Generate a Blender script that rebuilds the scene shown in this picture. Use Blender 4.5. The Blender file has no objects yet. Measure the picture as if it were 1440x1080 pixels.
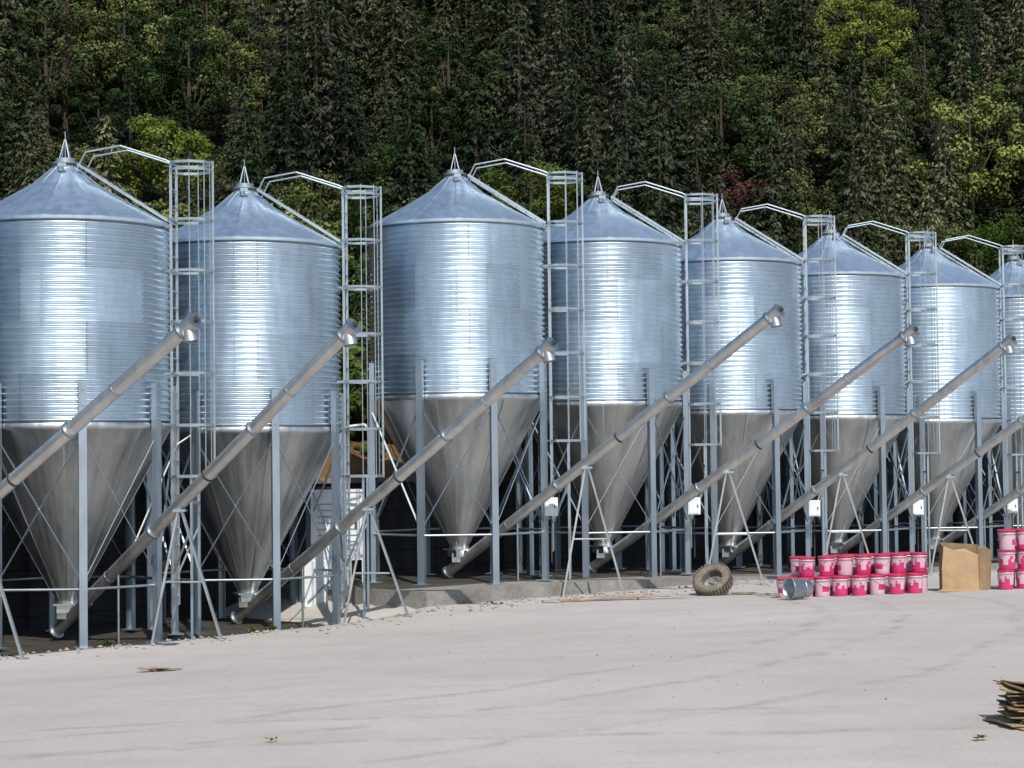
import bpy, math, random
import numpy as np
from mathutils import Vector, Matrix
random.seed(7); np.random.seed(7)
scene=bpy.context.scene
COL=scene.collection
rad=math.radians

# ---------------------------------------------------------------- materials
def new_mat(name):
    m=bpy.data.materials.new(name); m.use_nodes=True
    nt=m.node_tree; nt.nodes.clear()
    return m,nt
class N:
    def __init__(s,nt): s.nt=nt
    def n(s,t,**k):
        nd=s.nt.nodes.new(t)
        for a,b in k.items():
            if a.startswith('i_'): nd.inputs[a[2:].replace('_',' ')].default_value=b
            else: setattr(nd,a,b)
        return nd
    def l(s,a,b): s.nt.links.new(a,b)
    def math(s,op,a,b=None,c=None):
        nd=s.nt.nodes.new('ShaderNodeMath'); nd.operation=op
        for i,v in enumerate((a,b,c)):
            if v is None: continue
            if isinstance(v,(int,float)): nd.inputs[i].default_value=v
            else: s.l(v,nd.inputs[i])
        return nd.outputs[0]
    def noise(s,scale,detail=4,vec=None,rough=.55):
        nd=s.n('ShaderNodeTexNoise'); nd.inputs['Scale'].default_value=scale
        nd.inputs['Detail'].default_value=detail; nd.inputs['Roughness'].default_value=rough
        if vec is not None: s.l(vec,nd.inputs['Vector'])
        return nd.outputs[0]
    def ramp(s,f,stops):
        r=s.n('ShaderNodeValToRGB'); cr=r.color_ramp
        while len(cr.elements)<len(stops): cr.elements.new(.5)
        for e,(p,c) in zip(cr.elements,stops):
            e.position=p; e.color=(c,c,c,1) if isinstance(c,(int,float)) else (*c,1)
        s.l(f,r.inputs[0]); return r.outputs[0]
    def mix(s,f,a,b,blend='MIX'):
        m=s.n('ShaderNodeMix',data_type='RGBA',blend_type=blend)
        for sock,v in ((m.inputs[0],f),(m.inputs[6],a),(m.inputs[7],b)):
            if isinstance(v,(int,float)): sock.default_value=v
            elif isinstance(v,tuple): sock.default_value=(*v,1)
            else: s.l(v,sock)
        return m.outputs[2]
    def mapping(s,vec,scale=(1,1,1),rot=(0,0,0)):
        m=s.n('ShaderNodeMapping'); m.inputs['Scale'].default_value=scale; m.inputs['Rotation'].default_value=rot
        s.l(vec,m.inputs[0]); return m.outputs[0]
    def bsdf(s,color,rough,metal=0,bump=None,bstr=.3,bdist=.02,spec=.5):
        b=s.n('ShaderNodeBsdfPrincipled')
        for sock,v in ((b.inputs['Base Color'],color),(b.inputs['Roughness'],rough),(b.inputs['Metallic'],metal)):
            if isinstance(v,(int,float)): sock.default_value=v
            elif isinstance(v,tuple): sock.default_value=(*v,1)
            else: s.l(v,sock)
        b.inputs['Specular IOR Level'].default_value=spec
        if bump is not None:
            bp=s.n('ShaderNodeBump'); bp.inputs['Strength'].default_value=bstr; bp.inputs['Distance'].default_value=bdist
            s.l(bump,bp.inputs['Height']); s.l(bp.outputs[0],b.inputs['Normal'])
        o=s.n('ShaderNodeOutputMaterial'); s.l(b.outputs[0],o.inputs[0]); return b

def mat_galv(name,base=.62,rough=.34,shell=False,tint=(1,1,1),vary=.12,streak=0):
    m,nt=new_mat(name); k=N(nt)
    tc=k.n('ShaderNodeTexCoord').outputs['Object']
    oi=k.n('ShaderNodeObjectInfo').outputs['Random']
    va=k.n('ShaderNodeVectorMath',operation='ADD'); k.l(tc,va.inputs[0])
    cb=k.n('ShaderNodeCombineXYZ'); k.l(k.math('MULTIPLY',oi,37.0),cb.inputs[0]); k.l(cb.outputs[0],va.inputs[1])
    v=va.outputs[0]
    n1=k.noise(1.3,4,v); n2=k.noise(7,3,k.mapping(v,(1,1,.25)))
    f=k.math('ADD',k.math('MULTIPLY',n1,.6),k.math('MULTIPLY',n2,.4))
    col=k.ramp(f,[(.3,tuple(base*(1-vary)*t for t in tint)),(.7,tuple(min(1,base*(1+vary)*t) for t in tint))])
    r=k.math('ADD',k.math('MULTIPLY',n2,.16),rough-.08)
    xyz=k.n('ShaderNodeSeparateXYZ'); k.l(tc,xyz.inputs[0])
    if streak:
        an=k.math('ARCTAN2',xyz.outputs[1],xyz.outputs[0])
        c3=k.n('ShaderNodeCombineXYZ'); k.l(k.math('MULTIPLY',an,7.0),c3.inputs[0]); k.l(k.math('MULTIPLY',xyz.outputs[2],.5),c3.inputs[1]); k.l(k.math('MULTIPLY',oi,9.0),c3.inputs[2])
        sn=k.noise(1.6,5,c3.outputs[0],.65)
        col=k.mix(streak,col,k.ramp(sn,[(.35,.55),(.65,1.2)]),'MULTIPLY')
        r=k.math('ADD',r,k.math('MULTIPLY',k.math('SUBTRACT',sn,.5),.4))
    if shell:
        tier=k.math('DIVIDE',k.math('SUBTRACT',xyz.outputs[2],3.6),.8625)
        ti=k.math('FLOOR',tier)
        ang=k.math('DIVIDE',k.math('ARCTAN2',xyz.outputs[1],xyz.outputs[0]),math.pi/2.5)
        a=k.math('ADD',ang,k.math('MULTIPLY',ti,.5))
        a=k.math('ADD',a,k.math('MULTIPLY',oi,3.0))
        ai=k.math('FLOOR',a); af=k.math('FRACT',a)
        wn=k.n('ShaderNodeTexWhiteNoise',noise_dimensions='3D')
        c2=k.n('ShaderNodeCombineXYZ'); k.l(ti,c2.inputs[0]); k.l(ai,c2.inputs[1]); k.l(oi,c2.inputs[2])
        k.l(c2.outputs[0],wn.inputs[0])
        pv=k.math('ADD',k.math('MULTIPLY',wn.outputs[0],.12),.90)
        col=k.mix(1.0,col,pv,'MULTIPLY')
        r=k.math('ADD',r,k.math('MULTIPLY',wn.outputs[0],.05))
        seam=k.math('LESS_THAN',af,.008)
        col=k.mix(k.math('MULTIPLY',seam,.4),col,(.15,.17,.2))
    k.bsdf(col,r,1.0,bump=(k.noise(3,2,v) if shell or streak else None),bstr=.12,bdist=.02)
    return m

M_shell=mat_galv('galvanised_corrugated',.76,.32,True,(.86,.99,1.09))
M_roof=mat_galv('galvanised_roof',.78,.46,False,(.83,.99,1.12))
M_hop=mat_galv('hopper_steel',.66,.37,False,(.95,.99,1.0),.12,.38)
M_post=mat_galv('galvanised_post',.47,.48,False,(.86,1,1.12))
M_rail=mat_galv('galvanised_rail',.50,.45,False,(.9,1,1.06))
M_tube=mat_galv('auger_tube_steel',.60,.42,False,(.98,.99,.98),.26)

def mat_simple(name,c,rough=.6,var=.25,scale=6,metal=0,bstr=.2,spec=.4):
    m,nt=new_mat(name); k=N(nt)
    tc=k.n('ShaderNodeTexCoord').outputs['Object']
    n=k.noise(scale,4,tc,.65)
    col=k.ramp(n,[(.3,tuple(x*(1-var) for x in c)),(.7,tuple(min(1,x*(1+var)) for x in c))])
    k.bsdf(col,rough,metal,spec=spec)
    return m
M_dark=mat_simple('dark_metal',(.05,.045,.04),.5)
M_white=mat_simple('white_paint',(.72,.75,.76),.45,.10,3)
M_rubber=mat_simple('dusty_rubber',(.17,.15,.115),.85,.4,9)
M_card=mat_simple('cardboard',(.42,.29,.165),.85,.14,4)
M_cardin=mat_simple('cardboard_inner',(.26,.175,.10),.9,.2,4)
M_bark=mat_simple('bark',(.06,.045,.03),.9)
M_brown=mat_simple('old_card_sheet',(.36,.27,.155),.9,.35,8)
M_browndk=mat_simple('old_card_sheet_dark',(.20,.14,.075),.9,.35,8)
M_pwhite=mat_simple('bucket_white',(.62,.42,.49),.35,.10,5)
M_pink=mat_simple('bucket_pink',(.56,.04,.16),.35,.18,5)
M_lid=mat_simple('bucket_lid',(.53,.03,.09),.3,.18,5)
M_stone=mat_simple('stone',(.33,.30,.27),.9,.3,7)
M_blue=mat_simple('grey_trim',(.2,.22,.24),.5)

def mat_yard():
    m,nt=new_mat('yard_concrete'); k=N(nt)
    p=k.n('ShaderNodeNewGeometry').outputs['Position']
    big=k.noise(.09,4,p,.6); mid=k.noise(.7,5,p,.62); fine=k.noise(22,4,p,.7)
    col=k.ramp(big,[(.3,(.455,.418,.382)),(.7,(.555,.513,.475))])
    col=k.mix(k.math('MULTIPLY',k.ramp(mid,[(.45,0.0),(.68,1.0)]),.38),col,(.39,.345,.30))
    streak=k.noise(1.0,6,k.mapping(p,(.35,2.2,1),(0,0,rad(-35))),.72)
    col=k.mix(k.math('MULTIPLY',k.ramp(streak,[(.54,0.0),(.72,1.0)]),.28),col,(.35,.31,.265))
    # tyre tracks: pairs of worn arcs swept by vehicles turning on the yard
    sx=k.n('ShaderNodeSeparateXYZ'); k.l(p,sx.inputs[0])
    wob=k.math('MULTIPLY',k.math('SUBTRACT',k.noise(.35,3,p),.5),1.1)
    brk=k.ramp(k.noise(1.6,6,p,.75),[(.42,0.0),(.60,1.0)])
    tot=None
    for (ax,ay,rr) in ((-14,34,20.2),(-14,34,21.9),(-14,34,19.0),(25,4,21.5),(25,4,23.2),(3,-14,31.5),(3,-14,33.1)):
        dx=k.math('SUBTRACT',sx.outputs[0],ax); dy=k.math('SUBTRACT',sx.outputs[1],ay)
        d=k.math('SQRT',k.math('ADD',k.math('MULTIPLY',dx,dx),k.math('MULTIPLY',dy,dy)))
        e=k.math('ABSOLUTE',k.math('ADD',k.math('SUBTRACT',d,rr),wob))
        t=k.math('MAXIMUM',k.math('SUBTRACT',1.0,k.math('DIVIDE',e,.16)),0.0)
        tot=t if tot is None else k.math('MAXIMUM',tot,t)
    col=k.mix(k.math('MULTIPLY',k.math('MULTIPLY',tot,brk),.5),col,(.26,.225,.18))
    spots=k.ramp(k.noise(4,6,p,.74),[(.62,0.0),(.70,1.0)])
    col=k.mix(k.math('MULTIPLY',spots,.5),col,(.27,.225,.17))
    col=k.mix(.38,col,k.ramp(fine,[(.3,.55),(.7,1.08)]),'MULTIPLY')
    h=k.math('ADD',k.math('MULTIPLY',fine,.4),mid)
    k.bsdf(col,.9,0,bump=h,bstr=.4,bdist=.03,spec=.25)
    return m
M_yard=mat_yard()
def mat_world(name,c1,c2,scale=1.,rough=.9,horiz=None,bstr=.5):
    m,nt=new_mat(name); k=N(nt)
    p=k.n('ShaderNodeNewGeometry').outputs['Position']
    n=k.noise(scale,6,p,.65); n2=k.noise(scale*9,4,p,.6)
    f=k.math('ADD',k.math('MULTIPLY',n,.65),k.math('MULTIPLY',n2,.35))
    col=k.ramp(f,[(.35,c1),(.65,c2)])
    if horiz:
        xyz=k.n('ShaderNodeSeparateXYZ'); k.l(p,xyz.inputs[0])
        fr=k.math('FRACT',k.math('DIVIDE',xyz.outputs[2],horiz))
        col=k.mix(k.math('MULTIPLY',k.math('LESS_THAN',fr,.06),.6),col,tuple(x*.3 for x in c1))
        drip=k.noise(1.5,5,k.mapping(p,(1.5,1.5,.12)),.6)
        col=k.mix(.6,col,k.ramp(drip,[(.35,.35),(.65,1.0)]),'MULTIPLY')
    k.bsdf(col,rough,0,bump=f,bstr=bstr,bdist=.05,spec=.2)
    return m
M_slab=mat_world('slab_concrete',(.16,.15,.135),(.33,.31,.285),1.2)
M_dirt_shade=mat_world('dirt_with_shade',(.035,.03,.026),(.085,.075,.06),1.5)  # dark soil, with the shade under the silos put into its colour
M_wall=mat_world('dark_block_wall',(.03,.033,.038),(.065,.07,.076),.6,horiz=.42)
M_hill=mat_world('hill_soil',(.006,.009,.004),(.020,.024,.010),2.5,bstr=.8)
M_bank=mat_world('earth_bank',(.07,.045,.02),(.22,.12,.05),2.4,bstr=1)

def mat_leaf(name,stops,trans=.25,patch=True):
    m,nt=new_mat(name); k=N(nt)
    oin=k.n('ShaderNodeObjectInfo'); oi=oin.outputs['Random']
    at=k.n('ShaderNodeAttribute',attribute_name='lv').outputs['Fac']
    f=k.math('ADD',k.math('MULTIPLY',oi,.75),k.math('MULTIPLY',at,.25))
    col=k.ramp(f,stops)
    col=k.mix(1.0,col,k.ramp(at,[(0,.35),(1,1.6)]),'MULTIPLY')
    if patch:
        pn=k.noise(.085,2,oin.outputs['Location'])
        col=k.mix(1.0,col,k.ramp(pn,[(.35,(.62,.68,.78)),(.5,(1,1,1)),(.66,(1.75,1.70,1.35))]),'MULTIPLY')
    d=k.n('ShaderNodeBsdfDiffuse'); k.l(col,d.inputs[0]); res=d.outputs[0]
    if trans>0:
        t=k.n('ShaderNodeBsdfTranslucent'); k.l(col,t.inputs[0])
        ms=k.n('ShaderNodeMixShader'); ms.inputs[0].default_value=trans
        k.l(res,ms.inputs[1]); k.l(t.outputs[0],ms.inputs[2]); res=ms.outputs[0]
    o=k.n('ShaderNodeOutputMaterial'); k.l(res,o.inputs[0]); return m
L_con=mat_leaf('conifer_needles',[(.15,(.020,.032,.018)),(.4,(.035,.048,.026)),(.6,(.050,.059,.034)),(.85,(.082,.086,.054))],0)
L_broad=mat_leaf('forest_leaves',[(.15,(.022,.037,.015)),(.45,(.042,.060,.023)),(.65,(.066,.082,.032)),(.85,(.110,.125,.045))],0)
L_bright=mat_leaf('bright_leaves',[(.2,(.13,.18,.035)),(.8,(.20,.24,.055))],.3,False)
L_green=mat_leaf('green_leaves',[(.2,(.055,.088,.020)),(.8,(.115,.145,.040))],.3,False)
L_red=mat_leaf('red_leaves',[(.2,(.05,.024,.024)),(.8,(.075,.036,.034))],0,False)

# ---------------------------------------------------------------- mesh builder
class MB:
    def __init__(s): s.v=[]; s.f=[]; s.m=[]; s.sm=[]; s.mats=[]
    def mi(s,mat):
        if mat not in s.mats: s.mats.append(mat)
        return s.mats.index(mat)
    def add(s,vs,fs,mat,smooth=False):
        o=len(s.v); s.v+= [tuple(x) for x in vs]; i=s.mi(mat)
        for f in fs: s.f.append(tuple(o+a for a in f)); s.m.append(i); s.sm.append(smooth)
    def tube(s,a,b,r,mat,n=10,r2=None,cap=True):
        a=Vector(a); b=Vector(b); r2=r if r2 is None else r2
        d=(b-a).normalized(); u=d.orthogonal().normalized(); w=d.cross(u)
        vs=[]
        for p,rr in ((a,r),(b,r2)):
            for i in range(n):
                t=2*math.pi*i/n; vs.append(p+(u*math.cos(t)+w*math.sin(t))*rr)
        s.add(vs,[(i,(i+1)%n,n+(i+1)%n,n+i) for i in range(n)],mat,True)
        if cap: s.add(vs,[tuple(range(n-1,-1,-1)),tuple(range(n,2*n))],mat)
    def path(s,pts,r,mat,n=8):
        for a,b in zip(pts[:-1],pts[1:]): s.tube(a,b,r,mat,n)
    def bar(s,a,b,w,h,mat,up=(0,0,1)):
        a=Vector(a); b=Vector(b); d=(b-a).normalized(); up=Vector(up)
        x=d.cross(up)
        if x.length<1e-4: x=d.cross(Vector((1,0,0)))
        x.normalize(); y=x.cross(d)
        vs=[p+x*sx*w/2+y*sy*h/2 for p in (a,b) for sx,sy in ((-1,-1),(1,-1),(1,1),(-1,1))]
        s.add(vs,[(3,2,1,0),(4,5,6,7),(0,1,5,4),(1,2,6,5),(2,3,7,6),(3,0,4,7)],mat)
    def box(s,c,sz,mat,rz=0):
        c=Vector(c); R=Matrix.Rotation(rz,3,'Z')
        vs=[c+R@Vector((sx*sz[0]/2,sy*sz[1]/2,sz_*sz[2]/2)) for sz_ in(-1,1) for sx,sy in ((-1,-1),(1,-1),(1,1),(-1,1))]
        s.add(vs,[(3,2,1,0),(4,5,6,7),(0,1,5,4),(1,2,6,5),(2,3,7,6),(3,0,4,7)],mat)
    def rev(s,prof,mat,n=64,smooth=True,closed=False):
        vs=[(r*math.cos(2*math.pi*i/n),r*math.sin(2*math.pi*i/n),z) for r,z in prof for i in range(n)]
        fs=[(j*n+i,j*n+(i+1)%n,(j+1)*n+(i+1)%n,(j+1)*n+i) for j in range(len(prof)-1) for i in range(n)]
        s.add(vs,fs,mat,smooth)
    def mesh(s,name):
        me=bpy.data.meshes.new(name); me.from_pydata(s.v,[],s.f)
        for m in s.mats: me.materials.append(m)
        me.polygons.foreach_set('material_index',s.m); me.polygons.foreach_set('use_smooth',s.sm)
        me.update(); return me
def obj(name,me,loc=(0,0,0),rot=(0,0,0),parent=None,scale=(1,1,1)):
    o=bpy.data.objects.new(name,me); COL.objects.link(o)
    o.location=loc; o.rotation_euler=rot; o.scale=scale
    if parent: o.parent=parent
    return o
def empty(name,loc=(0,0,0),rz=0):
    o=bpy.data.objects.new(name,None); COL.objects.link(o); o.location=loc; o.rotation_euler=(0,0,rz); return o

# ---------------------------------------------------------------- silo parts
R=1.76; ZB=3.6; ZE=7.05; ZA=8.1
b=MB(); prof=[]; per=32; sp_=10; ns=per*sp_
for i in range(ns+1):
    z=ZB+(ZE-ZB)*i/ns; c_=math.cos(2*math.pi*i/sp_)
    prof.append((R+.026*c_-.010,z))
b.rev(prof,M_shell,96)
for a0,tiers in ((0.3,(0,2)),(0.3+math.pi/5,(1,3))):
    for q in range(5):
        t=a0+q*2*math.pi/5; c,s_=math.cos(t),math.sin(t)
        for ti in tiers:
            for j in range(8):
                z=ZB+ti*.8625+(j+.0)*.1078+.0
                b.tube(((R+.010)*c,(R+.010)*s_,z),((R+.030)*c,(R+.030)*s_,z),.012,M_post,5)
me_shell=b.mesh('shell')
# roof with raised panel ribs
b=MB(); n=120; pr=[(R+.05,ZE-.05),(R+.055,ZE+.0),(R*.66,ZE+(ZA-ZE)*.345),(R*.33,ZE+(ZA-ZE)*.675),(.20,ZA-.02)]
vs=[];
for j,(r,z) in enumerate(pr):
    for i in range(n):
        bump=.010 if (i%10==0 and j>0) else 0
        t=2*math.pi*i/n; vs.append((r*math.cos(t),r*math.sin(t),z+bump))
b.add(vs,[(j*n+i,j*n+(i+1)%n,(j+1)*n+(i+1)%n,(j+1)*n+i) for j in range(len(pr)-1) for i in range(n)],M_roof,False)
b.rev([(.23,ZA-.06),(.23,ZA+.06),(.17,ZA+.07),(.17,ZA+.13),(0.001,ZA+.15)],M_rail,24,False)
b.rev([(.235,ZA-.01),(.245,ZA),(.245,ZA+.03),(.235,ZA+.04)],M_dark,24,False)
for i in range(4):
    t=rad(45+90*i); b.tube((.13*math.cos(t),.13*math.sin(t),ZA+.08),(.012*math.cos(t),.012*math.sin(t),ZA+.46),.011,M_rail,6)
b.tube((0,0,ZA+.1),(0,0,ZA+.60),.010,M_rail,6)
b.tube((0,-.36,ZA-.12),(0,-.40,ZA+.02),.05,M_rail,10)
b.box((0.03,-.42,ZA-.03),(.14,.05,.06),M_rail)
me_roof=b.mesh('roof')
# hopper
b=MB(); b.rev([(R+.005,ZB+.06),(R+.02,ZB+.02),(R+.02,ZB-.02),(R-.02,ZB-.05),(1.2,2.56),(.7,1.62),(.2,.70),(.2,.62)],M_hop,96)
for i in range(8):
    t=rad(45*i); c,s_=math.cos(t),math.sin(t)
    b.bar(((R-.01)*c,(R-.01)*s_,ZB-.05),(.21*c,.21*s_,.72),.03,.010,M_hop,up=(c,s_,.5))
b.box((0,0,.60),(.46,.46,.03),M_rail); b.box((0,0,.52),(.34,.34,.13),M_hop); b.box((.1,-.02,.59),(.65,.26,.015),M_rail)
b.tube((.40,0,.56),(.40,-.22,.56),.015,M_dark,6)
me_hop=b.mesh('hopper')
# legs and bracing
b=MB(); LR=1.84; P=[]
for i in range(8):
    t=rad(22.5+45*i); c,s_=math.cos(t),math.sin(t); P.append((c,s_))
    rd=Vector((c,s_,0)); tg=Vector((-s_,c,0))
    for off,w,h in ((rd*.05,.13,.008),(tg*.06,.008,.10),(-tg*.06,.008,.10)):
        base=rd*LR+off
        b.add([base+tg*sx*w/2+rd*sy*h/2+Vector((0,0,z)) for z in (0,4.32) for sx,sy in((-1,-1),(1,-1),(1,1),(-1,1))],
              [(3,2,1,0),(4,5,6,7),(0,1,5,4),(1,2,6,5),(2,3,7,6),(3,0,4,7)],M_post)
    b.box(rd*LR+Vector((0,0,.012)),(.28,.28,.02),M_post,t)
    for z in (3.72,3.95,4.2):
        b.tube(rd*(LR+.05)+Vector((0,0,z)),rd*(LR+.075)+Vector((0,0,z)),.016,M_rail,6)
for i in range(8):
    a=P[i]; c=P[(i+1)%8]
    q=lambda p,z,r=LR: (p[0]*r,p[1]*r,z)
    b.tube(q(a,.95),q(c,.95),.024,M_rail,8)
    b.bar(q(a,3.45,LR+.02),q(c,1.05,LR+.02),.010,.036,M_post,up=(a[0],a[1],0))
    b.bar(q(c,3.45,LR-.0),q(a,1.05,LR-.0),.010,.036,M_post,up=(a[0],a[1],0))
me_legs=b.mesh('legs')
# ladder, cage and roof rails  (local +X side)
b=MB(); x0=R+.12
ZT=8.12
for sy in(-.22,.22):
    b.bar((x0,sy,.55),(x0,sy,ZT),.045,.022,M_rail,up=(0,1,0))
z=.7
while z<ZT: b.tube((x0,-.22,z),(x0,.22,z),.011,M_rail,6); z+=.29
hoop=[(x0,-.26),(x0+.1,-.34),(x0+.35,-.37),(x0+.58,-.24),(x0+.68,0),(x0+.58,.24),(x0+.35,.37),(x0+.1,.34),(x0,.26)]
zh=[2.75,3.62,4.5,5.38,6.25,7.12,8.1]
for z in zh:
    for dz in ((0,) if z<8 else (0,-.12)):
        for p,q2 in zip(hoop[:-1],hoop[1:]): b.bar((*p,z+dz),(*q2,z+dz),.012,.045,M_rail)
    b.bar((x0,-.26,z),(x0,.26,z),.03,.04,M_rail)
for i in (2,3,5,6): b.bar((*hoop[i],2.72),(*hoop[i],8.14),.036,.012,M_rail,up=(1,0,0))
b.bar((*hoop[4],2.72),(*hoop[4],8.14),.012,.036,M_rail,up=(1,0,0))
for z in (1.2,2.75,4.5,6.25,7.0):
    for sy in(-.22,.22): b.bar((R-.05 if z>3.5 else R+.05,sy*.8,z),(x0,sy,z),.03,.04,M_rail)
for sy in (-.30,.30):
    b.bar((x0+.34,sy,0),(x0+.34,sy,2.75),.05,.04,M_post,up=(1,0,0))
    b.bar((x0+.34,sy,1.9),(x0,sy*.73,1.1),.03,.03,M_rail)
b.bar((x0+.34,-.30,2.3),(x0+.34,.30,2.3),.04,.04,M_rail)
for sy in(-.26,.26):
    b.path([(x0,sy,8.10),(x0-.08,sy,8.14),(1.02,sy,8.40),(.42,sy,8.30),(.28,sy,8.02)],.016,M_rail,6)
    b.bar((x0-.05,sy,ZE+.05),(.28,sy,ZA+.0),.03,.045,M_rail)
for i in range(9):
    t=i/8; b.tube((x0-.1+(.32-x0+.1)*t,-.26,ZE+.09+(ZA-ZE-.06)*t),(x0-.1+(.32-x0+.1)*t,.26,ZE+.09+(ZA-ZE-.06)*t),.011,M_rail,6)
me_lad=b.mesh('ladder_cage')
b=MB(); b.box((0,0,0),(.26,.16,.36),M_white); b.box((0,-.085,0),(.22,.012,.32),M_white); b.box((.07,-.10,0),(.02,.02,.06),M_dark)
b.tube((0,0,-.18),(0,.02,-1.1),.014,M_dark,6)
me_cb=b.mesh('control_box')

# x, y, base, leg rotation (degrees)
SIL=[(-10.6,31.3,-.55,0),(-7.64,34.1,-.60,-2),(-4.96,37.1,-.66,1),(-1.10,40,-.03,1),(1.91,42.86,-.13,9),(4.89,45.7,-.29,8),
     (7.82,48.56,-.38,6),(10.80,51.4,-.45,4),(13.75,54.3,-.53,2),(16.81,57.1,-.6,0)]
for i,(x,y,z,rt) in enumerate(SIL):
    e=empty('feed_silo',(x,y,z))
    obj('shell',me_shell,parent=e,rot=(0,0,rad(i*37)))
    obj('roof',me_roof,parent=e,rot=(0,0,rad(i*1.3)))
    obj('hopper',me_hop,parent=e,rot=(0,0,rad(i*11)))
    obj('legs',me_legs,parent=e,rot=(0,0,rad(rt)))
    obj('ladder_cage',me_lad,parent=e,rot=(0,0,rad(-3)))
    t=rad(-22.5+rt)
    if i>=3: obj('control_box',me_cb,parent=e,loc=(1.98*math.cos(t),1.98*math.sin(t)-.03,1.45))

# ---------------------------------------------------------------- ground functions
cx,cy=.7217,.6922   # along the row
def row(x,y):
    return cx*(x+1.07)+cy*(y-40), cy*(x+1.07)-cx*(y-40)
GS=[-60,-9,-5,-2.9,3,6,8.3,12.4,16.5,20.6,30,60]; GV=[-.5,-.48,-.44,-.3,-.30,-.28,-.36,-.46,-.53,-.60,-.8,-1]
BS=[-20,-2.9,0,4.13,8.26,12.4,16.5,20.6,30]; BV=[-.03,-.03,-.03,-.13,-.29,-.38,-.45,-.53,-.7]
def sstep(a,b_,v):
    t=np.clip((v-a)/(b_-a),0,1); return t*t*(3-2*t)
def ground(x,y):
    s_,d=row(x,y); G=np.interp(s_,GS,GV)
    w=1-sstep(3,15,d)
    g=G*w
    under=np.interp(s_,[-4,-2.9],[1,0])*(1-sstep(2.0,2.6,d))
    return g*(1-under)+ -.68*under
def grid_mesh(name,xs,ys,fz,mat,smooth=True):
    X,Y=np.meshgrid(xs,ys); Z=fz(X,Y)
    nx,ny=len(xs),len(ys)
    v=np.stack([X,Y,Z],-1).reshape(-1,3)
    f=[(j*nx+i,j*nx+i+1,(j+1)*nx+i+1,(j+1)*nx+i) for j in range(ny-1) for i in range(nx-1)]
    me=bpy.data.meshes.new(name); me.from_pydata(v.tolist(),[],f); me.materials.append(mat)
    me.polygons.foreach_set('use_smooth',[smooth]*len(f)); me.update(); return me
xs=np.concatenate([[-900,-300,-100,-50],np.arange(-30,40,.4),[50,100,300,900]])
ys=np.concatenate([[-900,-300,-60,-10],np.arange(0,70,.4),[100,300,900]])
obj('ground',grid_mesh('ground',xs,ys,ground,M_yard))
def strip(mb,s_list,d0,d1,ztop,zbot,mat):
    def W(s_,d,z): return (-1.07+cx*s_+cy*d,40+cy*s_-cx*d,z)
    for a,c in zip(s_list[:-1],s_list[1:]):
        za,zc=ztop(a),ztop(c); 
        vs=[W(a,d0,za),W(c,d0,zc),W(c,d1,zc),W(a,d1,za),W(a,d0,zbot),W(c,d0,zbot),W(c,d1,zbot),W(a,d1,zbot)]
        fs=[(0,1,2,3),(3,2,6,7),(1,0,4,5)]
        if a==s_list[0]: fs.append((0,3,7,4))
        if c==s_list[-1]: fs.append((2,1,5,6))
        mb.add(vs,fs,mat)
b=MB(); strip(b,[-2.9,0,4.13,8.26,12.4,16.5,20.6,28],-3.1,2.25,lambda s_:float(np.interp(s_,BS,BV)),-1.2,M_slab)
obj('concrete_slab',b.mesh('concrete_slab'))
b=MB(); strip(b,[-30,-2.905],-3.1,1.95,lambda s_:-.64,-1.2,M_dirt_shade); obj('dirt_shade_strip',b.mesh('dirt_shade_strip'))  # soil below the lower silos, shade painted into its dark colour
b=MB(); strip(b,[-2.85,0,4.13,8.26,12.4,16.5,20.6,28],-3.05,1.3,lambda s_:float(np.interp(s_,BS,BV))+.006,-1.1,M_dirt_shade); obj('dirt_shade_strip',b.mesh('dirt_shade_strip2'))  # dark sheet on the slab: soil plus painted silo shade
b=MB()
def wseg(a,c,top,th=.3,d=-3.1,m=M_wall): strip(b,[a,c],d-th,d,lambda s_:top,-1.3,m)
wseg(-40,-1.6,2.95); wseg(-1.6,2.1,1.9,.32,-3.12); wseg(2.1,10,3.0); wseg(10,40,2.6)
strip(b,[-1.62,2.12],-3.48,-3.06,lambda s_:2.0,1.9,M_slab)
for k_ in range(-38,40,3):
    if -1.6<k_<2.1: continue
    strip(b,[k_,k_+.3],-3.1,-2.95,lambda s_:2.5,-1.3,M_wall)
obj('retaining_wall',b.mesh('retaining_wall'))

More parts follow.
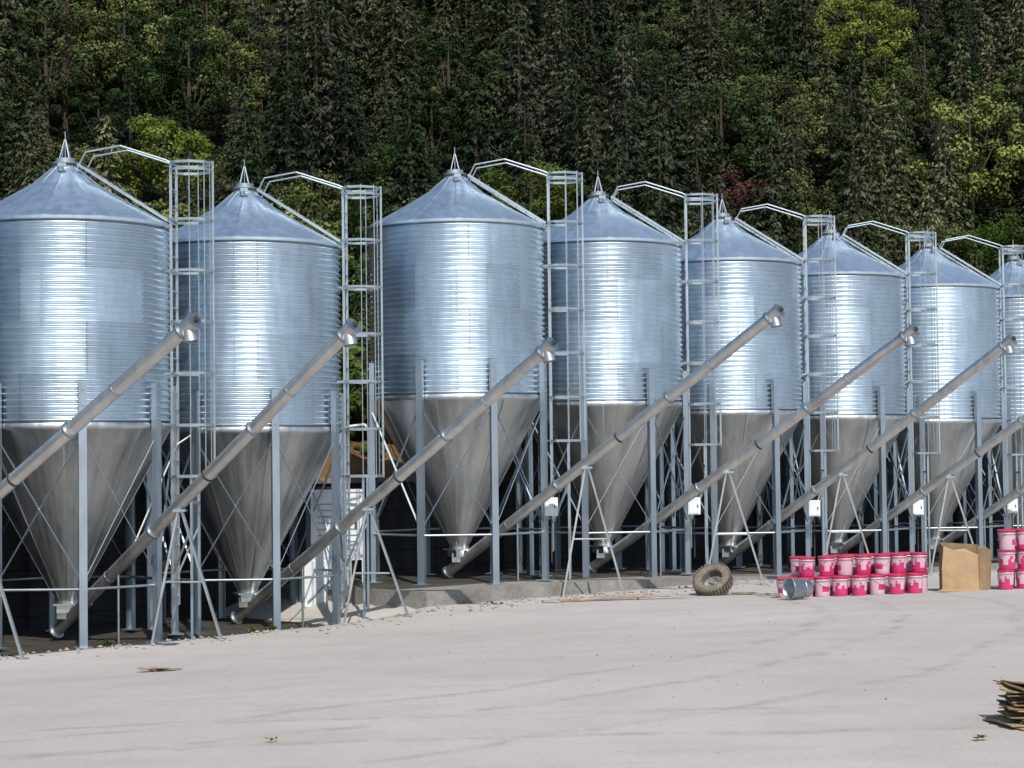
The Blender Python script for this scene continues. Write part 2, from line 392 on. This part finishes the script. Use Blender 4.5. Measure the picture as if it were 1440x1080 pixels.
# hill
from mathutils import noise as mn
def hill(x,y):
    s_,d=row(x,y); dw=-d-3.3
    d2=-.2*x+.98*y-72
    near=np.exp(-((s_-.5)/3.5)**2)*.35*sstep(.1,2.2,dw)*(1-sstep(5,9,dw))
    sp=np.where(d2>20,d2,np.log1p(np.exp(np.clip(d2,-30,20)/2.5))*2.5)
    z=1.5+.3*np.clip(dw,0,4)+near+.8*sp+(.35*np.sin(x*.31+y*.2)+.25*np.sin(y*.5-x*.17))*sstep(5,14,dw)
    return np.where(dw<0,-1.5,z)
def hmesh():
    S=np.concatenate([np.linspace(-160,-30,14),np.arange(-28,-8,1.2),np.arange(-8,9,.3),np.arange(9.2,60,1.2),np.linspace(62,200,14)])
    D=np.concatenate([[3.35,3.6,3.9,4.2,4.6,5,5.4,5.8,6.3,7,8,9,10.5,12],np.arange(14,110,2.),[130,170,240]])
    v=[];
    for dd in D:
        for s_ in S:
            x=-1.07+cx*s_-cy*dd; y=40+cy*s_+cx*dd
            z=float(hill(np.array(x),np.array(y)))
            z+=(.30*mn.noise(Vector((x*.6,y*.6,0)))+.22*mn.noise(Vector((x*2.3,y*2.3,5))))*(1 if dd>3.5 else 0)
            v.append((x,y,z))
    n=len(S); f=[(j*n+i,j*n+i+1,(j+1)*n+i+1,(j+1)*n+i) for j in range(len(D)-1) for i in range(n-1)]
    me=bpy.data.meshes.new('hillside'); me.from_pydata(v,[],f); me.materials.append(M_hill); me.materials.append(M_bank)
    mi=[]
    for q in f:
        a=v[q[0]]; s_,d=row(a[0],a[1]); mi.append(1 if (-d<8 and -6<s_<8) else 0)
    me.polygons.foreach_set('material_index',mi); me.polygons.foreach_set('use_smooth',[True]*len(f)); me.update(); return me
obj('hillside',hmesh())

# ---------------------------------------------------------------- trees
def leaf_quads(C,U,V):
    n=len(C); v=np.empty((n,4,3)); v[:,0]=C-U-V*.3; v[:,1]=C+V; v[:,2]=C+U-V*.2; v[:,3]=C-V*.9
    return v.reshape(-1,3), np.arange(n*4).reshape(-1,4)
def tree_mesh(name,leafmat,kind,seed,h=7.,r=2.,dens=1.,ls=1.):
    rs=np.random.RandomState(seed); mb=MB()
    mb.tube((0,0,-.4),(0,0,h*.55),.16*min(1,h/4),M_bark,8,.09*min(1,h/4)); mb.tube((0,0,h*.55),(0,0,h*.93),.09*min(1,h/4),M_bark,6,.02)
    Cs=[];Us=[];Vs=[];lv=[]
    if kind=='con':
        nt=int(h*3.1)
        for j in range(nt):
            t=j/(nt-1); z=h*(.10+.90*t); rr=r*(1-t)**.8*rs.uniform(.75,1.2)+.12
            nb=max(4,int(8*(1-t)+4))
            a0=rs.uniform(0,6.28)
            for q in range(nb):
                a=a0+6.283*q/nb+rs.normal(0,.2); L=rr*rs.uniform(.65,1.2); dr=rs.uniform(.2,.55)
                d=np.array([math.cos(a),math.sin(a),0]); bl=rs.uniform(.0,1)
                if j%3==0 and q%2==0: mb.tube((0,0,z),(d[0]*L*.8,d[1]*L*.8,z-dr*L*.5),.025,M_bark,4,.008)
                m=int(max(5,L*17*dens))
                tt=rs.uniform(.2,1,m)**.8
                P_=np.outer(tt*L,d); P_[:,2]=z-dr*L*tt**1.5+.15*L*tt
                sd=np.array([-d[1],d[0],0]); sp=rs.normal(0,1,m)*(.20*(1-tt)*L+.09)
                P_+=np.outer(sp,sd)*.8; P_[:,2]+=rs.normal(0,.05,m)-.25*np.abs(sp)
                u=d[None]*.7+sd[None]*np.sign(sp)[:,None]*.6+rs.normal(0,.3,(m,3)); u[:,2]-=.7
                u/=np.linalg.norm(u,axis=1)[:,None]
                w=np.cross(u,rs.normal(0,1,(m,3))*.6+[0,0,1]); w/=np.linalg.norm(w,axis=1)[:,None]
                sz=rs.uniform(.09,.19,m)
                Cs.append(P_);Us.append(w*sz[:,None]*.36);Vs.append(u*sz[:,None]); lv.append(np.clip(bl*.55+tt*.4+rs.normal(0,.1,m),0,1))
    else:
        nc=int(40*dens)
        cz=h*.6
        for j in range(nc):
            d=rs.normal(0,1,3); d/=np.linalg.norm(d); q=rs.uniform(.35,1)**.6
            c=np.array([d[0]*r*q,d[1]*r*q,cz+d[2]*h*.36*q])
            cr=rs.uniform(.35,.75)*r*.42
            if j%4==0: mb.tube((0,0,h*.35),tuple(c*.85+np.array([0,0,cz*.15])),.05*min(1,h/4),M_bark,5,.015*min(1,h/4))
            m=int(115*dens); bl=rs.uniform(0,1)
            e=rs.normal(0,1,(m,3)); e/=np.linalg.norm(e,axis=1)[:,None]; e[:,2]=e[:,2]*.7
            P_=c+e*cr*(rs.uniform(.3,1.15,m)**.5)[:,None]
            nn=e+rs.normal(0,.5,(m,3))+[0,0,.5]; nn/=np.linalg.norm(nn,axis=1)[:,None]
            u=np.cross(nn,rs.normal(0,1,(m,3))); u/=np.linalg.norm(u,axis=1)[:,None]; w=np.cross(nn,u)
            sz=rs.uniform(.055,.115,m)*ls
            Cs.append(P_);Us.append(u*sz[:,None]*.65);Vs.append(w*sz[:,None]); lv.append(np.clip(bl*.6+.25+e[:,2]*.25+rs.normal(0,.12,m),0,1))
    C=np.concatenate(Cs);U=np.concatenate(Us);V=np.concatenate(Vs);lvv=np.concatenate(lv)
    v,f=leaf_quads(C,U,V); o=len(mb.v)
    me=bpy.data.meshes.new(name)
    me.from_pydata(mb.v+v.tolist(),[],mb.f+(f+o).tolist())
    me.materials.append(M_bark); me.materials.append(leafmat)
    me.polygons.foreach_set('material_index',[0]*len(mb.f)+[1]*len(f))
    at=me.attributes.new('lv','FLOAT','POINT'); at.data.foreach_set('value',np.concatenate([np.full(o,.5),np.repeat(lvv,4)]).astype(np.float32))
    me.update(); return me
variants=[('conifer',tree_mesh('conifer_a',L_con,'con',1,8.5,1.7)),('conifer',tree_mesh('conifer_b',L_con,'con',2,7.2,1.9)),
          ('conifer',tree_mesh('conifer_c',L_con,'con',3,9.5,1.5)),
          ('broadleaf',tree_mesh('broad_a',L_broad,'br',4,6.5,2.1)),('broadleaf',tree_mesh('broad_b',L_broad,'br',5,5.5,2.4)),
          ('broadleaf',tree_mesh('broad_c',L_broad,'br',6,4.2,1.9))]
forest=empty('forest')
pts=[[] for _ in variants]
rs=np.random.RandomState(11)
special=[(-14.4,83),(17.6,99.7),(9.8,86),(.9,83),(21,85)]
y=60.
while y<112:
    x=-.257*y-8
    while x<.257*y+10:
        px=x+rs.uniform(-1.1,1.1); py=y+rs.uniform(-1.1,1.1)
        d2=-.2*px+.98*py-72; s_,d=row(px,py)
        if -d>9 and d2>-9 and not any((px-a)**2+(py-c+1)**2<5 for a,c in special):
            nz=mn.noise(Vector((px*.09,py*.09,3)))
            con=rs.uniform()<(.54+1.0*nz+(.20 if px>0 else -.15)) and d2>2
            k_=rs.randint(0,3) if con else rs.randint(3,6)
            pts[k_].append((px,py,float(hill(np.array(px),np.array(py)))-.2,rs.uniform(.6,1.15),rs.uniform(0,6.28)))
        x+=2.3
    y+=2.3
for (nm,me),pl in zip(variants,pts):
    v=[];f=[]
    for (x,y,z,s_,a) in pl:
        o=len(v)
        for q in range(4):
            t=a+math.pi/4+q*math.pi/2; v.append((x+s_*.7071*math.cos(t),y+s_*.7071*math.sin(t),z))
        f.append((o,o+1,o+2,o+3))
    im=bpy.data.meshes.new(nm+'_positions'); im.from_pydata(v,[],f); im.update()
    io=obj(nm+'_stand',im,parent=forest); io.instance_type='FACES'; io.use_instance_faces_scale=True
    io.show_instancer_for_render=False; io.show_instancer_for_viewport=False
    obj(nm+'_tree_source',me,parent=io)
me_b1=tree_mesh('bright_tree',L_bright,'br',21,5.2,2.1,1.3,.85); me_b2=tree_mesh('bright_tree2',L_bright,'br',22,5.4,2.3,1.3,.85)
me_g=tree_mesh('green_tree',L_green,'br',23,5.0,2.2,1.2,.85); me_r=tree_mesh('red_tree',L_red,'br',24,4.6,1.9)
def put(name,me,x,y,s=1.,dz=0,rz=0): return obj(name,me,(x,y,float(hill(np.array(x),np.array(y)))-.2+dz),(0,0,rz),scale=(s,s,s))
put('broadleaf_tree',me_b1,-14.2,81.6,1.1,.5); put('broadleaf_tree',me_b2,17.8,98.9,1.1,.3,1); put('broadleaf_tree',me_r,9.8,85.3,.8,.5)
put('broadleaf_tree',me_g,.9,82.5,1.05,.6); put('broadleaf_tree',me_g,-11.8,78,.9,.2,2); put('broadleaf_tree',me_b1,-12.2,77.5,.85,.3,4)
for x,y,s_ in ((13.2,81,.8),(17.5,83,.9),(21.5,84.5,.95),(24.5,86,.9),(-7,75,.8),(3.2,77,.7),(-4.5,72,.8),(-20,80,.8),(19.5,81,.8),(11.5,79,.8),(23,80,.8),(16,79,.7)):
    put('broadleaf_tree',me_g,x,y,s_,.3,x)
me_bush=tree_mesh('bush',L_green,'br',31,1.7,.95,.9,.7)
for x,y,s_,dz in ((-5.1,48,1.3,-.2),(-3.5,48.6,1.5,-.2),(-1.9,48.5,1.3,-.2),(-5.4,52,1.8,0),(-3.6,52,2.0,0),(-1.8,51,1.6,0),(-4.4,46.6,.7,-.3),(-3.3,45.9,.45,-.2)):
    put('bush',me_bush,x,y,s_,dz,x*3)

# ---------------------------------------------------------------- augers
def foot(x,y):
    s_,d=row(x,y)
    if s_>-2.9 and d<2.25: return float(np.interp(s_,BS,BV))+.005
    return float(ground(np.array(x),np.array(y)))
def auger(p0,p1):
    b=MB(); p0=Vector(p0); p1=Vector(p1); d=(p1-p0).normalized()
    a=p0-d*.35
    b.tube(a,p1,.105,M_tube,20)
    L=(p1-a).length
    for t in (.0,.36,.70,.985):
        q=a+d*L*t
        for s_ in (-.012,.012): b.tube(q+d*(s_-.006),q+d*(s_+.006),.135,M_rail,20)
    b.box(p0+Vector((0,0,.12)),(.28,.28,.18),M_hop)
    side=Vector((d.x,d.y,0)).normalized()
    b.tube(p1-d*.02,p1+d*.12,.118,M_tube,20)
    hd=p1+d*.0
    b.tube(hd,hd+side*.05+Vector((0,0,-.22)),.095,M_tube,18,.105,cap=False)
    b.tube(p1+d*.12,p1+d*.145,.135,M_rail,20); b.tube(p1+d*.145,p1+d*.2,.045,M_dark,12)
    for t in (.2,.55,.82):
        q=a+d*L*t; b.tube(q-d*.02,q+d*.02,.112,M_dark if t==.55 else M_rail,20)
    q=p0.lerp(p1,.43); lat=(Vector((1,0,0))*.62+side*.25).normalized()
    top=q-Vector((0,0,.1))
    for sg in(-1,1):
        f=top+lat*sg*.60+side*.12; f.z=foot(f.x,f.y)
        b.bar(top+lat*sg*.03,f,.05,.035,M_tube); b.box(f+Vector((0,0,.01)),(.16,.16,.015),M_rail)
    m1=top+lat*.33; m2=top-lat*.33; zz=top.z+(foot(q.x,q.y)-top.z)*.55
    m1.z=m2.z=zz; b.tube(m1+side*.06,m2+side*.06,.018,M_tube,6)
    b.box(top+Vector((0,0,.0)),(.2,.2,.04),M_rail)
    q2=p0.lerp(p1,.2); b.tube(q2,(q2.x,q2.y,foot(q2.x,q2.y)),.022,M_rail,8)
    return b.mesh('grain_auger')
UP=[(-4.47,27.5,4.28),(-2.47,30.1,4.35),(.59,33.1,4.21),(4.76,36,4.93),(7.78,38.9,4.72),(10.4,41.7,4.66),(13.5,44.6,4.5),(16.5,47.4,4.4),(19.4,50.3,4.3)]
for (x,y,z,_),u in zip(SIL,UP):
    obj('grain_auger',auger((x,y,z+.32),u))

# ---------------------------------------------------------------- props
G=lambda x,y: foot(x,y)
b=MB(); b.box((0,0,1.42),(.92,.6,1.2),M_white); b.box((-.18,-.03,.42),(.85,.6,.80),M_white); b.box((0,0,2.04),(.98,.66,.04),M_white)
b.box((0,-.305,1.42),(.84,.012,1.12),M_white)
for i in range(7): b.bar((-.36,-.318,1.15+i*.11),(.36,-.318,1.15+i*.11),.010,.014,M_blue)
for sx in(-.46,.46): b.bar((sx,-.31,.0),(sx,-.31,2.0),.04,.04,M_white,up=(1,0,0))
b.bar((-.55,-.36,.12),(.2,-.36,.78),.02,.02,M_blue)
b.box((.33,-.33,1.45),(.03,.03,.14),M_dark)
obj('white_cabinet',b.mesh('white_cabinet'),(-3.5,38.85,-.45),(0,0,rad(16)),scale=(1.08,1.08,1.1))
b=MB(); b.path([(-.17,0,0),(-.17,0,1.55),(-.1,0,1.68),(.25,0,1.72),(.32,0,1.6),(.32,0,0)],.025,M_white,8)
obj('pipe_frame',b.mesh('pipe_frame'),(-3.1,38.4,1.35))
b=MB(); b.bar((0,0,0),(.75,.1,1.75),.02,.075,M_white,up=(0,1,0)); b.bar((.75,.1,1.75),(.98,.1,1.9),.02,.06,M_white,up=(0,1,0))
obj('stair_stay',b.mesh('stair_stay'),(-6.5,34.05,.95))

b=MB(); prof=[(.20,-.09),(.23,-.115),(.31,-.12),(.35,-.10),(.36,-.05),(.362,0),(.36,.05),(.35,.10),(.31,.12),(.23,.115),(.20,.09),(.215,.0),(.20,-.09)]
b.rev(prof,M_rubber,48)
for i in range(36):
    t=2*math.pi*i/36; c,s_=math.cos(t),math.sin(t)
    for zz in (-.075,.075):
        b.box((.365*c,.365*s_,zz),(.03,.035,.075),M_rubber,t+(.4 if zz>0 else -.4))
    b.box((.37*c,.37*s_,0),(.025,.03,.05),M_rubber,t)
tx,ty=3.8,38.3
o=obj('tire',b.mesh('tire'),(tx,ty,G(tx,ty)+.27)); o.rotation_euler=(rad(38),rad(-24),rad(0))
b=MB()
b.add([(-.3,-.15,0),(.3,-.18,0),(.33,.2,0),(-.25,.22,0),(-.22,-.08,.3),(.2,-.1,.26),(.22,.12,.28),(-.18,.15,.33)],[(4,5,6,7),(0,1,5,4),(1,2,6,5),(2,3,7,6),(3,0,4,7)],M_stone)
obj('stone_block',b.mesh('stone_block'),(tx+.12,ty+.36,G(tx,ty)-.06),scale=(.8,.8,.8))

def bucket_mesh(kind):
    b=MB(); n=28
    b.rev([(.001,0),(.128,0),(.133,.01),(.136,.09)],M_pwhite if kind else M_pink,n)
    rows=[(.136,.09),(.139,.14),(.1425,.195),(.146,.25)]
    for j in range(3):
        (r0,z0),(r1,z1)=rows[j],rows[j+1]
        for i in range(n):
            t0,t1=2*math.pi*i/n,2*math.pi*(i+1)/n
            lab= (i%14) in ((1,2,3,4,5,6,7,8,9,10,11) if j==0 else (1,2,5,6,9,10,11) if j==1 else (2,3,9)) if kind==0 else (i%14) in (3,4,5,6,7) and j<2
            b.add([(r0*math.cos(t0),r0*math.sin(t0),z0),(r0*math.cos(t1),r0*math.sin(t1),z0),(r1*math.cos(t1),r1*math.sin(t1),z1),(r1*math.cos(t0),r1*math.sin(t0),z1)],[(0,1,2,3)],M_pink if lab else M_pwhite,True)
    b.rev([(.146,.25),(.147,.29),(.155,.292),(.155,.305),(.148,.307),(.150,.33)],M_pwhite,n)
    b.rev([(.150,.325),(.160,.327),(.162,.355),(.155,.362),(.145,.352),(.001,.35)],M_lid,n)
    pts=[(.157*math.cos(t),-.157*math.sin(t)*0.35-.11*math.sin(t),.30-.13*math.sin(t)) for t in np.linspace(0,math.pi,9)]
    b.path(pts,.004,M_rail,5)
    return b.mesh('paint_bucket')
bm=[bucket_mesh(0),bucket_mesh(1)]
rb=random.Random(5)
def bucket(x,y,lev=0):
    z=G(x,y)+lev*.362+.002
    obj('paint_bucket',bm[0 if rb.random()<.62 else 1],(x+rb.uniform(-.03,.03),y+rb.uniform(-.05,.05),z),(0,0,rb.uniform(0,6.28)))
by=36.6
fx=[4.95+.345*i for i in range(8)]
for i,x in enumerate(fx): bucket(x,by,0)
for i,x in enumerate(fx): bucket(x+.12,by+.42,0); 
for i in (1,2,3,4,5,6,7): bucket(fx[i]+.12,by+.43,1)
for i in (1,3,4,5,6,7): bucket(fx[i]+.0,by+.85,0); bucket(fx[i]+.0,by+.85,1)
for x,y in ((9.03,36.6),(9.37,36.7),(9.12,37.02),(9.48,37.1),(9.8,36.8)):
    for l in range(3 if x<9.6 else 2): bucket(x,y,l)
b=MB(); b.rev([(.001,.005),(.15,.0),(.155,.01),(.19,.42),(.20,.425),(.20,.44),(.19,.44),(.183,.42),(.15,.02),(.001,.02)],M_rail,32)
b.rev([(.168,.14),(.176,.15),(.170,.16)],M_rail,32)
px_,py_=5.30,36.0
o=obj('metal_pail',b.mesh('metal_pail'),(px_,py_,G(px_,py_)+.19)); o.rotation_euler=(rad(88),0,rad(-62)); 
b=MB(); w,dp,h=.66,.44,.84
b.add([(-w/2,-dp/2,0),(w/2,-dp/2,0),(w/2,-dp/2-.03,h*.5),(w/2-.02,-dp/2,h*.80),(w*.1,-dp/2+.01,h*.93),(-w*.2,-dp/2-.01,h*.90),(-w/2+.02,-dp/2,h*.98),(-w/2-.015,-dp/2-.02,h*.5)],[(0,1,2,3,4,5,6,7)],M_card)
b.add([(-w/2,dp/2,0),(w/2,dp/2,0),(w/2+.02,dp/2+.02,h),(-w/2,dp/2+.03,h*1.04)],[(0,1,2,3)],M_cardin)
b.add([(-w/2,-dp/2,0),(-w/2,dp/2,0),(-w/2-.01,dp/2+.03,h*1.04),(-w/2+.02,-dp/2,h*.98)],[(0,1,2,3)],M_cardin)
b.add([(w/2,-dp/2+.01,0),(w/2+.22,-dp/2+.12,0),(w/2+.24,-dp/2+.16,h*.88),(w/2+.10,-dp/2+.05,h*1.0),(w/2-.01,-dp/2+.01,h*.80)],[(0,1,2,3,4)],M_cardin)
b.add([(w/2+.02,dp/2,0),(w/2+.24,dp/2-.15,0),(w/2+.25,dp/2-.17,h*.7),(w/2+.02,dp/2,h)],[(0,1,2,3)],M_card)
b.add([(-w/2-.12,-dp/2-.22,.012),(w/2+.05,-dp/2-.28,.010),(w/2,-dp/2-.01,.05),(-w/2,-dp/2-.01,.04)],[(0,1,2,3)],M_card)
me=b.mesh('cardboard_box')
o=obj('cardboard_box',me,(8.22,36.9,G(8.28,36.9)),(0,rad(1.0),rad(-6))); sm=o.modifiers.new('thick','SOLIDIFY'); sm.thickness=.010
b=MB(); rp=random.Random(3)
for i in range(21):
    z=.012+i*.0175; w=.42+rp.uniform(-.09,.07)-i*.004; dd=.34+rp.uniform(-.07,.05); a=rp.uniform(-.35,.35)
    ox,oy=rp.uniform(-.05,.05),rp.uniform(-.05,.05); vs=[];nn=7
    for j in range(nn):
        for k_ in range(nn):
            u=(k_/(nn-1)-.5)*2; v=(j/(nn-1)-.5)*2
            jx=rp.uniform(-.02,.02) if abs(u)==1 or abs(v)==1 else 0
            X=u*w+jx; Y=v*dd+jx; zz=z+(.008+.0005*i)*math.sin(3*u+i*.6)*abs(u)+.008*math.sin(2.5*v+i*1.1)+.03*max(0,-u-.5)*(i/26)
            vs.append((ox+X*math.cos(a)-Y*math.sin(a),oy+X*math.sin(a)+Y*math.cos(a),max(.004,zz)))
    fs=[(j*nn+k_,j*nn+k_+1,(j+1)*nn+k_+1,(j+1)*nn+k_) for j in range(nn-1) for k_ in range(nn-1)]
    b.add(vs,fs,M_brown if i%3 else M_browndk,False)
me=b.mesh('cardboard_pile'); o=obj('cardboard_pile',me,(4.74,17.75,0.0)); sm=o.modifiers.new('thick','SOLIDIFY'); sm.thickness=.009
def scrap(name,x,y,s,seed,mat):
    r_=random.Random(seed); b=MB(); n=9
    for q in range(3):
        vs=[(0,0,.02)]
        for i in range(n):
            t=2*math.pi*i/n; rr=s*r_.uniform(.5,1); vs.append((rr*math.cos(t)*1.3,rr*math.sin(t)*.7,.01+r_.uniform(0,.03)))
        ox=r_.uniform(-s,s)*.7; vs=[(a+ox,c+r_.uniform(-.02,.02),z+q*.006) for a,c,z in vs]
        b.add(vs,[(0,i+1,(i+1)%n+1) for i in range(n)],mat)
    obj(name,b.mesh(name),(x,y,G(x,y)+.004))
scrap('cardboard_scrap',-4.7,26.2,.24,1,M_brown)
scrap('cardboard_scrap',4.4,38.2,.25,2,M_brown)
scrap('cardboard_scrap',4.75,37.6,.15,8,M_browndk)
scrap('cardboard_scrap',-2.1,17.2,.035,4,M_brown); scrap('cardboard_scrap',3.9,16.8,.05,5,M_brown)
b=MB()
for i in range(5):
    x=-.6+i*.32; b.bar((x,.05*i,.03+.012*i),(x+1.5,.25-.08*i,.035+.01*i),.12,.025,M_brown if i%2 else M_stone)
obj('plank_pile',b.mesh('plank_pile'),(1.1,37.1,G(1.1,37.1)),(0,0,rad(12)))
b=MB(); rg=np.random.RandomState(9)
for i in range(900):
    s_=rg.uniform(-14,16); d=(2.4+abs(rg.normal(0,.7)) if s_>-2.9 else 2.3+abs(rg.normal(0,.6)))
    if i%3==0: d=rg.uniform(3,18)
    x=-1.07+cx*s_+cy*d; y=40+cy*s_-cx*d; z=float(ground(np.array(x),np.array(y))); r_=rg.uniform(.012,.05) if i%3 else rg.uniform(.006,.018)
    vs=[]
    for q in range(6):
        v=[(1,0,0),(-1,0,0),(0,1,0),(0,-1,0),(0,0,1),(0,0,-.6)][q]; f_=rg.uniform(.7,1.2); vs.append((x+v[0]*r_*f_,y+v[1]*r_*f_,z+r_*.3+v[2]*r_*f_*.8))
    b.add(vs,[(0,2,4),(2,1,4),(1,3,4),(3,0,4),(2,0,5),(1,2,5),(3,1,5),(0,3,5)],M_stone)
obj('gravel',b.mesh('gravel'))
b_me=tree_mesh('weed',L_green,'br',41,.30,.13,.25,.35)
for x,y in ((-4.6,34.9),(-4.3,35.2),(-6.7,32.7)):
    obj('weed_clump',b_me,(x,y,G(x,y)-.10))

# ---------------------------------------------------------------- light, sky, camera
w=bpy.data.worlds.new('World'); scene.world=w; w.use_nodes=True; nt=w.node_tree; nt.nodes.clear()
EL,AZ=rad(48),rad(166)
sky=nt.nodes.new('ShaderNodeTexSky'); sky.sky_type='NISHITA'; sky.sun_disc=False; sky.sun_elevation=EL; sky.sun_rotation=AZ
sky.air_density=1.0; sky.dust_density=.6
bg=nt.nodes.new('ShaderNodeBackground'); bg.inputs[1].default_value=.125; out=nt.nodes.new('ShaderNodeOutputWorld')
nt.links.new(sky.outputs[0],bg.inputs[0]); nt.links.new(bg.outputs[0],out.inputs[0])
sv=Vector((math.sin(AZ)*math.cos(EL),math.cos(AZ)*math.cos(EL),math.sin(EL)))
sl=bpy.data.lights.new('sun','SUN'); sl.energy=4.2; sl.angle=rad(.5); sl.color=(1,.96,.90)
so=bpy.data.objects.new('sun',sl); COL.objects.link(so); so.location=(20,-20,60); so.rotation_euler=(-sv).to_track_quat('-Z','Y').to_euler()
cam=bpy.data.cameras.new('camera'); cam.lens=70; cam.sensor_width=36; cam.clip_end=3000; cam.clip_start=.1
co=bpy.data.objects.new('camera',cam); COL.objects.link(co)
M=Matrix.Translation((0,0,2.44))@Matrix.Rotation(rad(90+2.05),4,'X')@Matrix.Rotation(rad(-.7),4,'Z')
co.matrix_world=M
scene.camera=co
scene.view_settings.view_transform='Standard'; scene.view_settings.look='None'; scene.view_settings.exposure=0
